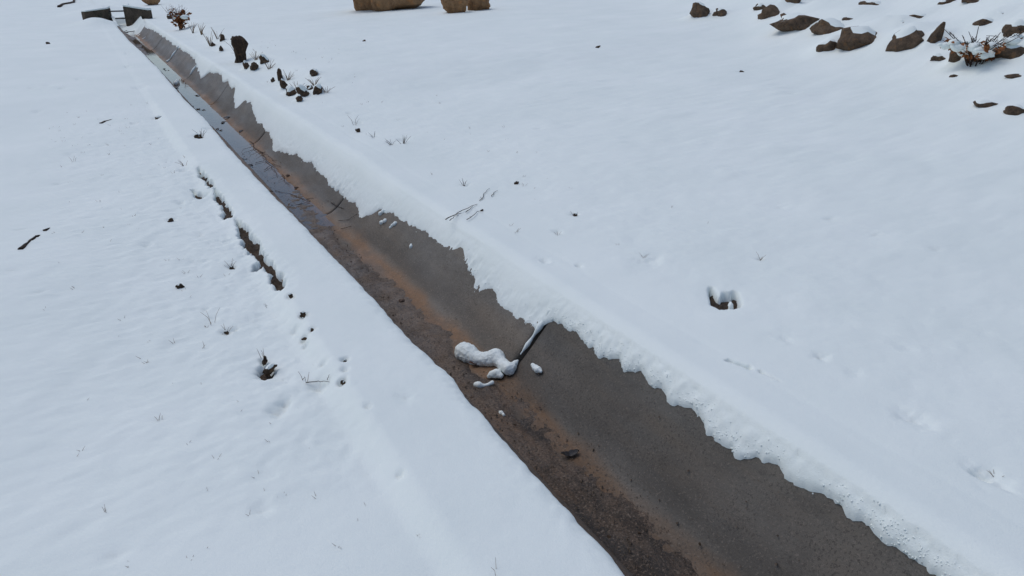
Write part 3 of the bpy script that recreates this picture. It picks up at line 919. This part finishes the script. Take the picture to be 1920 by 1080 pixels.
# ------------------------------------------------------------------ dry stems and grass
def tuft(name, px, py, n, h, label, cat, mat, group=None, seed=0, spread=0.5, r=0.0016):
    P = sp(px, py)
    root = empty(name, P, label, cat, group)
    rr = random.Random(seed)
    for j in range(n):
        a = rr.uniform(0, 6.28); t = rr.uniform(0.1, spread); L = h * rr.uniform(0.6, 1.1)
        d = Vector((math.cos(a) * t, math.sin(a) * t, 1)).normalized()
        b = Vector((math.cos(a), math.sin(a), 0)) * rr.uniform(0, 0.02)
        bend = Vector((math.cos(a), math.sin(a), -0.2)) * L * rr.uniform(0, .25)
        bm = bmesh.new()
        tube(bm, [b - d * 0.03, b + d * L * .5, b + d * L + bend], r, r * 0.4, 4)
        bm_obj('blade', bm, mat, root)
    return root
for i, (px, py, n, h, spd, rad, lab) in enumerate([
  (398, 606, 3, 0.12, 0.35, .0013, 'two tall thin dry stems standing in the left snow'),
  (575, 715, 3, 0.07, 0.6, .0013, 'thin dry stem left of the bent stem near the channel'),
  (495, 668, 4, 0.06, 0.7, .0014, 'short dry blades above the brown clod in the left snow'),
  (434, 500, 4, 0.05, 0.9, .0013, 'short dry blades left of the long soil crack'),
  (426, 622, 4, 0.04, 1.0, .0012, 'few short blades beside the tall thin stems'),
  (378, 256, 8, 0.10, 1.0, .0022, 'grass tuft on the left bank beside the water'),
  (345, 312, 6, 0.07, 1.0, .0018, 'grass blades at the upper end of the soil crack'),
  (200, 963, 3, 0.03, 0.4, .0010, 'lone short blade in the near left snow'),
  (932, 1078, 2, 0.05, 0.4, .0010, 'short dry blade at the bottom edge of the near left snow'),
  (138, 304, 3, 0.06, 0.5, .0016, 'tiny blade in the far left snow'),
  (297, 786, 3, 0.02, 1.0, .0010, 'tiny blades in a dent of the near left snow'),
  (735, 272, 6, 0.08, 1.0, .0020, 'dark grass tuft on the right bank, left of two close together'),
  (756, 270, 7, 0.09, 1.0, .0022, 'dark grass tuft on the right bank, right of two close together'),
  (702, 258, 4, 0.07, 0.9, .0020, 'dark grass tuft on the right bank, uppermost of three'),
  (664, 235, 3, 0.13, 0.6, .0022, 'thin upright stems on the right bank above the grass tufts'),
  (870, 346, 6, 0.05, 1.0, .0016, 'grass tuft just above the half buried branch'),
  (967, 436, 4, 0.04, 1.0, .0012, 'few blades below the half buried branch'),
  (1078, 404, 6, 0.035, 1.2, .0014, 'grass tuft right of the half buried branch'),
  (1048, 440, 4, 0.03, 1.2, .0012, 'tiny blades in the snow below the tuft right of the branch'),
  (1424, 484, 4, 0.035, 1.0, .0012, 'tiny blades above the dark hole in the right snow'),
  (1870, 892, 4, 0.015, 1.4, .0010, 'tiny blades in the dent near the right edge'),
  (395, 88, 10, 0.30, 0.5, .0065, 'tan dry grass tuft beside the far end of the channel'),
  (378, 66, 8, 0.26, 0.6, .0065, 'tan dry grass tuft below the rusty shrub'),
  (408, 74, 8, 0.25, 0.9, .0050, 'thin grey stems left of the stump'),
  (480, 112, 9, 0.16, 1.1, .0045, 'dark thin stems at the right foot of the stump'),
  (505, 130, 9, 0.16, 1.2, .0045, 'dark thin stems between the stump and the jagged stones'),
  (540, 150, 10, 0.15, 1.2, .0040, 'dark thin stems behind the top of the jagged stones'),
  (558, 172, 10, 0.13, 1.2, .0040, 'dark thin stems in the middle of the jagged stones'),
  (590, 160, 10, 0.14, 1.2, .0040, 'dark thin stems behind the right end of the jagged stones'),
  (612, 175, 7, 0.12, 1.2, .0036, 'dark thin stems right of the jagged stones'),
  (362, 62, 10, 0.30, 0.9, .0055, 'grey thin stems just right of the rusty shrub'),
  (318, 30, 10, 0.36, 0.9, .0060, 'grey thin stems left of the rusty shrub'),
  (440, 96, 6, 0.25, 0.9, .0045, 'thin grey stems at the left foot of the stump'),
]):
    tuft('grass_tuft', px, py, n, h, lab, 'grass', M['grass'] if 'tan' in lab else (M['stem'] if 'stem' in lab or 'blade' in lab else M['twig']), 'dry grass and stems in the snow', 40 + i, spd, rad)

branch_thing('half_buried_stick', [[(38, 470), (50, 459), (66, 444)], [(68, 444), (75, 441)], [(84, 433), (93, 427)]], sp, 0.021, 'dark stick half buried in the snow at the left edge', 'stick', M['stump'], None, -0.004, 19, 0)
branch_thing('half_buried_stick', [[(188, 233), (199, 228), (211, 224)]], sp, 0.022, 'short dark stick poking out of the far left snow', 'stick', M['stump'], None, -0.002, 20, 0)
# bent stem over a small hollow
branch_thing('bent_stem', [[(574, 721), (597, 719), (618, 720)], [(614, 717), (618, 706)], [(568, 716), (573, 711)]], sp, 0.0022, 'thin bent dry stem lying over a small hollow in the left snow', 'stem', M['twig'], None, 0.010, 9, 0)

# ------------------------------------------------------------------ stump
P, k = on_surface(452, 116, g_right)
root = empty('stump', P, 'tall dark rotten stump standing by the far channel', 'stump')
bm = bmesh.new()
prof = [(-0.10, .10), (0.0, .085), (0.06, .078), (0.12, .080), (0.18, .092), (0.24, .112), (0.29, .126), (0.33, .124), (0.37, .105), (0.395, .075), (0.405, .03)]
ng = 18; rings = []
for zz, r in prof:
    ring = []
    for q in range(ng):
        a = 2 * math.pi * q / ng
        rr = r * (1 + 0.16 * math.sin(3 * a + zz * 9) + 0.10 * math.sin(7 * a + 1.3 + zz * 14) + rng.uniform(-.07, .07))
        ring.append(bm.verts.new((math.cos(a) * rr + 0.02 * zz, math.sin(a) * rr, zz + (0.02 * math.sin(2 * a) if zz > 0.3 else 0))))
    rings.append(ring)
for a, b in zip(rings[:-1], rings[1:]):
    for q in range(ng): bm.faces.new((a[q], a[(q + 1) % ng], b[(q + 1) % ng], b[q]))
bm.faces.new(rings[-1])
body = bm_obj('trunk', bm, M['stump'], root)

# ------------------------------------------------------------------ shrubs
def leaf_mesh(L, W):
    me = bpy.data.meshes.new('leaf')
    v = [(0, 0, 0), (W * .5, L * .35, L * .06), (W * .35, L * .7, L * .02), (0, L, -L * .1), (-W * .35, L * .7, L * .02), (-W * .5, L * .35, L * .06), (0, L * .5, -L * .05)]
    me.from_pydata(v, [], [(0, 1, 6), (1, 2, 6), (2, 3, 6), (3, 4, 6), (4, 5, 6), (5, 0, 6)])
    return me
def shrub(px, py, hgt, wid, nst, nleaf, leafL, label, seed, snowy):
    P = sp(px, py)
    root = empty('shrub', P, label, 'shrub')
    r = random.Random(seed)
    me = leaf_mesh(leafL, leafL * .55); me.materials.append(M['rust_leaf'])
    tips = []
    for j in range(nst):
        a = r.uniform(0, 6.28); t = r.uniform(0.1, 1.0) * wid / hgt
        d = Vector((math.cos(a) * t, math.sin(a) * t, 1))
        L = hgt * r.uniform(.6, 1.05)
        pts = [Vector((0, 0, -.05)) + Vector((math.cos(a), math.sin(a), 0)) * .04, d * L * .5 + Vector((r.uniform(-.03, .03), r.uniform(-.03, .03), 0)), d * L + Vector((math.cos(a), math.sin(a), -.4)) * L * .12]
        bm = bmesh.new(); tube(bm, pts, .007, .003, 4)
        for _ in range(4):
            f = r.uniform(.3, .9); b = pts[0].lerp(pts[1], f * 2) if f < .5 else pts[1].lerp(pts[2], f * 2 - 1)
            e = b + Vector((r.uniform(-1, 1), r.uniform(-1, 1), r.uniform(0, 1))) * hgt * .22
            tube(bm, [b, e], .0035, .002, 4); tips.append((b, e))
        bm_obj('stem', bm, M['twig'], root)
    for j in range(nleaf):
        b, e = r.choice(tips)
        o = bpy.data.objects.new('leaf', me); link(o, root)
        o.location = b.lerp(e, r.uniform(.2, 1.1))
        o.location.z *= 0.8
        o.rotation_euler = (r.uniform(-1.6, .6), r.uniform(-1, 1), r.uniform(0, 6.28))
        s = r.uniform(.7, 1.25); o.scale = (s, s, s)
    for j in range(snowy):
        b, e = r.choice(tips)
        q = b.lerp(e, r.uniform(.4, 1.0)); q.z *= 0.75
        s = r.uniform(.05, .11) * hgt / .5
        bm = displaced_sphere(s * r.uniform(1, 1.8), s * r.uniform(.8, 1.3), s * .7, seed + j, 2, .35)
        bmesh.ops.translate(bm, vec=q + Vector((0, 0, s * .3)), verts=bm.verts)
        bm_obj('snow_clump', bm, M['snow'], root)
    return root
shrub(340, 56, 0.66, 0.20, 14, 300, 0.10, 'rusty leaved dry shrub on the right bank near the headwall', 3, 2)
shrub(1826, 122, 0.36, 0.46, 24, 300, 0.060, 'snow laden shrub with rusty leaves among the rocks at upper right', 8, 30)

# ------------------------------------------------------------------ headwall at the far end
HW = empty('headwall', (0.3, 27.9, -0.3), 'dark concrete headwall with two wing walls closing the far end of the channel', 'headwall')
def wall_part(name, foot, z0_, z1, th, mat, parent, org):
    bm = bmesh.new()
    n = len(foot) - 1
    cs = []
    for i, (x, y) in enumerate(foot):
        a = foot[max(i - 1, 0)]; b = foot[min(i + 1, n)]
        dx, dy = b[0] - a[0], b[1] - a[1]; l = math.hypot(dx, dy); nx, ny = -dy / l * th, dx / l * th
        zt = z1[i] if isinstance(z1, (list, tuple)) else z1
        z0 = z0_[i] if isinstance(z0_, (list, tuple)) else z0_
        cs.append([bm.verts.new((x - org[0], y - org[1], z0 - org[2])), bm.verts.new((x + nx - org[0], y + ny - org[1], z0 - org[2])),
                   bm.verts.new((x + nx - org[0], y + ny - org[1], zt - org[2])), bm.verts.new((x - org[0], y - org[1], zt - org[2]))])
    for a, b in zip(cs[:-1], cs[1:]):
        for q in range(4): bm.faces.new((a[q], a[(q + 1) % 4], b[(q + 1) % 4], b[q]))
    bm.faces.new(cs[0][::-1]); bm.faces.new(cs[-1])
    bmesh.ops.recalc_face_normals(bm, faces=bm.faces)
    bmesh.ops.bevel(bm, geom=list(bm.edges), offset=.012, segments=2, affect='EDGES')
    return bm_obj(name, bm, mat, parent, False)
org = (0.3, 27.9, -0.3)
wall_part('wing_wall', [(-0.76, 27.5), (-0.08, 27.95), (0.02, 28.6)], -0.4, [0.33, 0.38, 0.38], 0.16, M['old_wall'], HW, org)
wall_part('wing_wall', [(0.42, 28.6), (0.36, 28.0), (1.02, 27.3)], -0.4, [0.44, 0.44, 0.34], 0.16, M['old_wall'], HW, org)
wall_part('snow_cap', [(-0.75, 27.49), (-0.08, 27.94), (0.02, 28.59)], [0.333, 0.383, 0.383], [0.36, 0.43, 0.44], 0.18, M['snow'], HW, org)
wall_part('snow_cap', [(0.42, 28.6), (0.36, 27.99), (1.01, 27.29)], [0.443, 0.443, 0.343], [0.51, 0.49, 0.40], 0.18, M['snow'], HW, org)
for zz in (0.30, 0.08):
    bm = bmesh.new(); tube(bm, [(-0.38, 0.25, zz + .3), (0.12, 0.25, zz + .3)], .022, .022, 8)
    bm_obj('rail', bm, M['metal'], HW)
ys = axis([(28.75, 80, 0.2, 1.05)]); xs = np.linspace(-0.12, 0.98, 12)
S, U = np.meshgrid(ys, xs, indexing='ij')
Z = 0.02 + 0.085 * sstep(0, 0.9, U) + 0.25 * np.exp(-((U + 0.1) / 0.9) ** 2 - ((S - 33) / 1.3) ** 2) + 0.03 * fbm(U, S, 0.8, 2, 611)
Z[0, :] = -0.45
fill = grids_obj('snow_bank', [np.stack([U, S, Z], -1)], M['snow'])
tag(fill, 'level snow covering the ground behind the channel headwall', 'snow', None, 'structure')
# snow drift inside the headwall mouth
ys = np.linspace(25.6, 30.5, 60); xs = np.linspace(-0.02, 0.80, 30)
S, U = np.meshgrid(ys, xs, indexing='ij')
Z = np.interp(U, PX, PZ) * (1 - 0.25 * sstep(27, 29, S)) - 0.02 + 0.17 * sstep(25.9, 27.6, S) + 0.05 * fbm(U, S, 0.35, 3, 601)
dr = grids_obj('snow_drift', [np.stack([U, S, Z], -1)], M['snow'])
tag(dr, 'lumpy snow drift filling the channel mouth between the wing walls', 'snow drift')
branch_thing('fallen_branch', [[(218, 64), (236, 61), (258, 57)], [(230, 63), (240, 56)]], lambda a, b: on_plane_z(a, b, -0.20) if False else Vector(on_plane_z(a, b, -0.22)), 0.018, 'dark stick lying across the channel in front of the headwall drift', 'branch', M['twig'], None, 0.0, 15, 1)
branch_thing('log', [[(112, 14), (126, 7), (142, 0)]], lambda a, b: Vector(on_surface(a, b, g_left)[0]), 0.07, 'dark reddish log at the top left edge of the snow', 'log', M['stump'], None, 0.03, 16, 0)

# ------------------------------------------------------------------ clump of snow on debris at the near joint, and bits in the channel
def blob(name, spheres, label=None, cat=None, group=None, parent=None, vox=0.0035, mat='snow', rough=0.009):
    bm = bmesh.new()
    org = Vector(spheres[0][0])
    for c, r in spheres:
        m = Matrix.Translation(Vector(c) - org)
        bmesh.ops.create_icosphere(bm, subdivisions=2, radius=r, matrix=m)
    o = bm_obj(name, bm, M[mat], parent)
    o.location = org
    rm = o.modifiers.new('remesh', 'REMESH'); rm.mode = 'VOXEL'; rm.voxel_size = vox; rm.use_smooth_shade = True
    sm = o.modifiers.new('smooth', 'SMOOTH'); sm.factor = 0.6; sm.iterations = 5
    tx = bpy.data.textures.new(name + '_grain', 'CLOUDS'); tx.noise_scale = 0.02
    dp = o.modifiers.new('grain', 'DISPLACE'); dp.texture = tx; dp.strength = rough; dp.mid_level = 0.5; dp.texture_coords = 'LOCAL'
    tx2 = bpy.data.textures.new(name + '_fine', 'CLOUDS'); tx2.noise_scale = 0.006
    d2 = o.modifiers.new('fine', 'DISPLACE'); d2.texture = tx2; d2.strength = rough * 0.35; d2.mid_level = 0.5; d2.texture_coords = 'LOCAL'
    if label: tag(o, label, cat, group)
    return o
def chain(px_pts, lift=0.6):
    out = []
    for px, py, rpx in px_pts:
        p, k = floor_pt(px, py)
        r = rpx * k
        out.append(((p[0], p[1], p[2] + r * lift), r))
    return out
def interp_chain(pts, n=4):
    o = []
    for a, b in zip(pts[:-1], pts[1:]):
        for j in range(n): o.append(tuple(a[q] + (b[q] - a[q]) * j / n for q in range(3)))
    return o + [pts[-1]]
blob('snow_clump', chain(interp_chain([(864, 672, 9), (871, 668, 19), (878, 671, 19), (889, 677, 15), (903, 680, 14), (918, 680, 15), (930, 677, 17), (938, 683, 12), (946, 692, 12), (954, 697, 13), (960, 692, 9), (966, 683, 5), (970, 678, 3)]), 0.50),
     'long smooth clump of snow lying on debris at the channel joint', 'snow clump')
blob('snow_clump', chain(interp_chain([(917, 707, 4), (924, 705, 8), (932, 704, 9), (938, 707, 6)]), .5), 'small snow clump just below the long clump in the channel', 'snow clump')
blob('snow_covered_stick', chain(interp_chain([(893, 725, 6), (898, 726, 7), (905, 726, 4), (914, 724, 3.5), (923, 720, 4.5)]), .7), 'short thick stick coated in snow on the silt', 'stick', rough=0.002, vox=0.004)
blob('snow_clump', chain(interp_chain([(999, 685, 4), (1002, 690, 6), (1009, 695, 7), (1014, 697, 4)]), .3), 'small snow clump on the bare wall right of the joint', 'snow clump')
blob('snow_clump', chain([(940, 776, 5), (944, 779, 4), (937, 773, 3)], .4), 'tiny snow clump on the silt above the dark leaf', 'snow clump', vox=0.004)
blob('snow_clump', chain([(771, 464, 4), (771, 460, 3)], .4), 'tiny snow clump alone on the wall of the middle panel', 'snow clump', vox=0.004)
for i, (a, lab) in enumerate([([(714, 402, 5), (719, 398, 5)], 'left'), ([(716, 419, 5), (722, 416, 5)], 'lower'), ([(736, 424, 4), (741, 421, 5), (732, 428, 3)], 'right')]):
    blob('snow_clump', chain(a, .3), 'small snow clump fallen onto the wall of the middle panel, %s one of three' % lab, 'snow clump', 'fallen snow clumps on the middle panel', vox=0.005)
blob('snow_clump', chain([(330, 160, 5), (333, 157, 5)], .5), 'snow clump on a dark stone in the far water', 'snow clump', vox=0.02, rough=.01)
# snow packed in the near joint
jy = J0
def jp(x, lift): return (x, jy + 0.002, float(np.interp(x, PX, PZ)) + lift)
sph = []
for x in np.linspace(0.53, 0.78, 44):
    if .575 < x < .60 or .548 < x < .556: continue
    sph.append((jp(x, -0.001 if x > .58 else -0.003), (0.0075 + 0.007 * max(0, (x - .6)) / .15) * (1 + .3 * math.sin(x * 90))))
blob('joint_snow', sph, 'thin streak of snow packed in the nearest open channel joint', 'snow streak', vox=0.004, rough=.002)
for jn, (a, b, lab) in {4: (.60, .76, 'snow streak in the channel joint beside the far puddle, nearer one'), 5: (.52, .80, 'snow streak in the channel joint beside the far puddle, longer one'), 7: (.53, .60, 'short snow streak in the farthest channel joint')}.items():
    yy = J0 + JL * jn
    sph = [((x, yy, float(np.interp(x, PX, PZ)) + .008), .022 + .008 * math.sin(x * 40)) for x in np.linspace(a, b, 16)]
    blob('joint_snow', sph, lab, 'snow streak', vox=0.012, rough=.004)

def leaf(name, px, py, L, W, rz, label, cat, mat, group=None, seed=0, lift=.004):
    p, k = floor_pt(px, py)
    r = random.Random(seed)
    n = 12; V = []; F = []
    for i in range(n + 1):
        t = i / n; w = W / 2 * math.sin(math.pi * t) ** .7 * (1 + r.uniform(-.18, .18))
        y = (t - .5) * L; z = lift + .006 * math.sin(t * 5 + seed)
        V += [(-w, y, z + .005 * r.random()), (0, y, z - .003), (w, y, z + .006 * r.random())]
    for i in range(n):
        a = i * 3
        F += [(a, a + 1, a + 4, a + 3), (a + 1, a + 2, a + 5, a + 4)]
    o = mesh_obj(name, V, F, mat)
    sd = o.modifiers.new('thickness', 'SOLIDIFY'); sd.thickness = .0015
    o.location = p; o.rotation_euler = (0, 0, rz)
    return tag(o, label, cat, group)
leaf('leaf', 1069, 852, .078, .040, math.radians(72), 'wet black leaf lying flat on the silt of the near panel', 'leaf', M['dark_leaf'], None, 2, .009)
leaf('leaf', 893, 686, .075, .026, math.radians(60), 'reddish brown leaf under the left end of the long snow clump', 'leaf', M['brown_leaf'], None, 3, .014)
leaf('leaf', 889, 748, .040, .012, math.radians(60), 'small pale curled leaf at the left edge of the silt', 'leaf', M['pebble'], None, 4)
DL = 'dark wet leaves in the far puddle'
for i, (px, py, s) in enumerate([(308, 130, 4), (313, 133, 4), (330, 166, 8), (370, 179, 6), (360, 200, 4), (372, 206, 6), (380, 208, 5), (418, 231, 7), (411, 246, 7), (452, 246, 6), (408, 244, 4), (428, 220, 9), (470, 313, 8), (458, 300, 6)]):
    p, k = floor_pt(px, py)
    leaf('leaf', px, py, s * k * 2.0, s * k * 1.1, i * 1.3, 'small dark leaf floating in the far puddle of the channel', 'leaf', M['dark_leaf'], DL, 20 + i, .003)

def pebble(px, py, wpx, label, seed, mat='pebble', flat=.6, group=None):
    p, k = floor_pt(px, py)
    r = wpx * k / 2
    bm = displaced_sphere(r, r * .75, r * flat, seed, 2, .25)
    bmesh.ops.rotate(bm, cent=(0, 0, 0), matrix=Matrix.Rotation(seed * 1.7, 3, 'Z'), verts=bm.verts)
    o = bm_obj('pebble', bm, M[mat]); o.location = p + Vector((0, 0, r * flat * .5))
    tag(o, label, 'pebble', group)
pebble(754, 566, 15, 'tan pebble on the silt of the second panel', 4)
pebble(540, 330, 9, 'pale pebble among the twigs in the shallow water', 6)
pebble(555, 352, 9, 'pale flat pebble just below the twigs in the water', 7, 'pebble', .4)
pebble(1012, 764, 7, 'pale pebble on the silt beside the rust band', 8)
pebble(965, 797, 6, 'dark pebble on the silt above the black leaf', 9, 'clod')
pebble(1312, 1021, 8, 'black pebble at the bottom edge of the channel floor', 10, 'clod')
pebble(1198, 1000, 7, 'dark pebble right of the wet dark patch in the near silt', 11, 'clod')
pebble(1142, 1008, 11, 'dark wet clod in the near silt, largest of the bottom pebbles', 12, 'clod')
pebble(873, 744, 7, 'small dark pebble by the left edge of the channel', 13, 'clod')

# loose crumbs of snow along the ragged edge
r = random.Random(55)
ico = bmesh.new(); bmesh.ops.create_icosphere(ico, subdivisions=1, radius=1.0)
iv = np.array([v.co[:] for v in ico.verts]); ifc = np.array([[v.index for v in f.verts] for f in ico.faces]); ico.free()
cy = np.array([0.3 + 10.0 * r.random() ** 1.7 for _ in range(5200)])
cu = np.array([r.gauss(0.008, 0.012) for _ in range(5200)])
sel = ((cu > -0.004) & (vnoise(cy / 0.33, cy * 0, 55) + 0.5 * np.random.default_rng(3).normal(size=len(cy)) > 0.65)) | (np.array([r.random() for _ in range(5200)]) < .015)
cy, cu = cy[sel], cu[sel]
cx = edge_right(cy) + cu
cs = np.array([r.uniform(.0015, .0042) for _ in cy])
cz = np.where(cu < 0, wall_z(cx) + cs * .3, snow_right(cx, cy, cu) - cs * .5)
n_ = len(iv)
rnd = np.random.default_rng(5).uniform(.7, 1.3, (len(cy), n_, 3))
VV = (np.stack([cx, cy, cz], -1)[:, None, :] + iv[None] * cs[:, None, None] * rnd).reshape(-1, 3)
FF = (ifc[None] + (np.arange(len(cy)) * n_)[:, None, None]).reshape(-1, 3)
cr = mesh_obj('snow_crumbs', VV.tolist(), FF.tolist(), M['snow'])
tag(cr, 'loose crumbs of snow along the ragged snow edge on the channel wall', 'snow crumbs', None, 'stuff')

# grass tips pricking through the snow
bm = bmesh.new(); r = random.Random(91)
for i in range(230):
    if r.random() < .6: x, y = -r.uniform(.38, 1.5), 1.8 + 9 * r.random() ** 1.4
    else: x, y = r.uniform(1.12, 2.6), 2.5 + 13 * r.random()
    if r.random() < .5: x += .35 * math.sin(y * 3.1); y += .3 * math.cos(x * 7)
    if -.37 < x < 1.1: continue
    z = g_any(x, y); h = r.uniform(.008, .022) * (1 + y * .04)
    for _ in range(r.randint(1, 3)):
        a = r.uniform(0, 6.28); d = Vector((math.cos(a) * .9, math.sin(a) * .9, 1)) * h
        p0 = Vector((x + r.uniform(-.008, .008), y + r.uniform(-.008, .008), z - .006))
        tube(bm, [p0, p0 + d], .0011 * (1 + y * .05), .0004, 3)
gt = bm_obj('grass_tips', bm, M['stem'], None, False)
tag(gt, 'sparse dry grass tips pricking through the snow', 'grass', None, 'stuff')

# loose grit too small to count
bm = bmesh.new()
r = random.Random(77)
for i in range(9500):
    y = 0.6 + 8.0 * r.random() ** 1.5
    x = min(.80, max(.12, r.gauss(.30, .13)))
    if r.random() < .05: x = r.uniform(.5, .8)
    z = float(np.interp(x, PX, PZ)) + (.016 * (1 - min(1, max(0, (x - .30) / .15))) if x < .45 else 0.0)
    s = r.uniform(.0012, .0036) * (2.2 if r.random() < .06 else 1)
    c = Vector((x, y, z + s * .3))
    vs = [bm.verts.new(c + Vector(q) * s) for q in ((1, 0, -.4), (-.5, .9, -.3), (-.6, -.8, -.4), (r.uniform(-.3, .3), r.uniform(-.3, .3), .8))]
    for f in ((0, 1, 3), (1, 2, 3), (2, 0, 3), (0, 2, 1)): bm.faces.new([vs[q] for q in f])
g = bm_obj('grit', bm, M['grit'], None, False)
tag(g, 'scattered fine grit on the channel floor', 'grit', None, 'stuff')
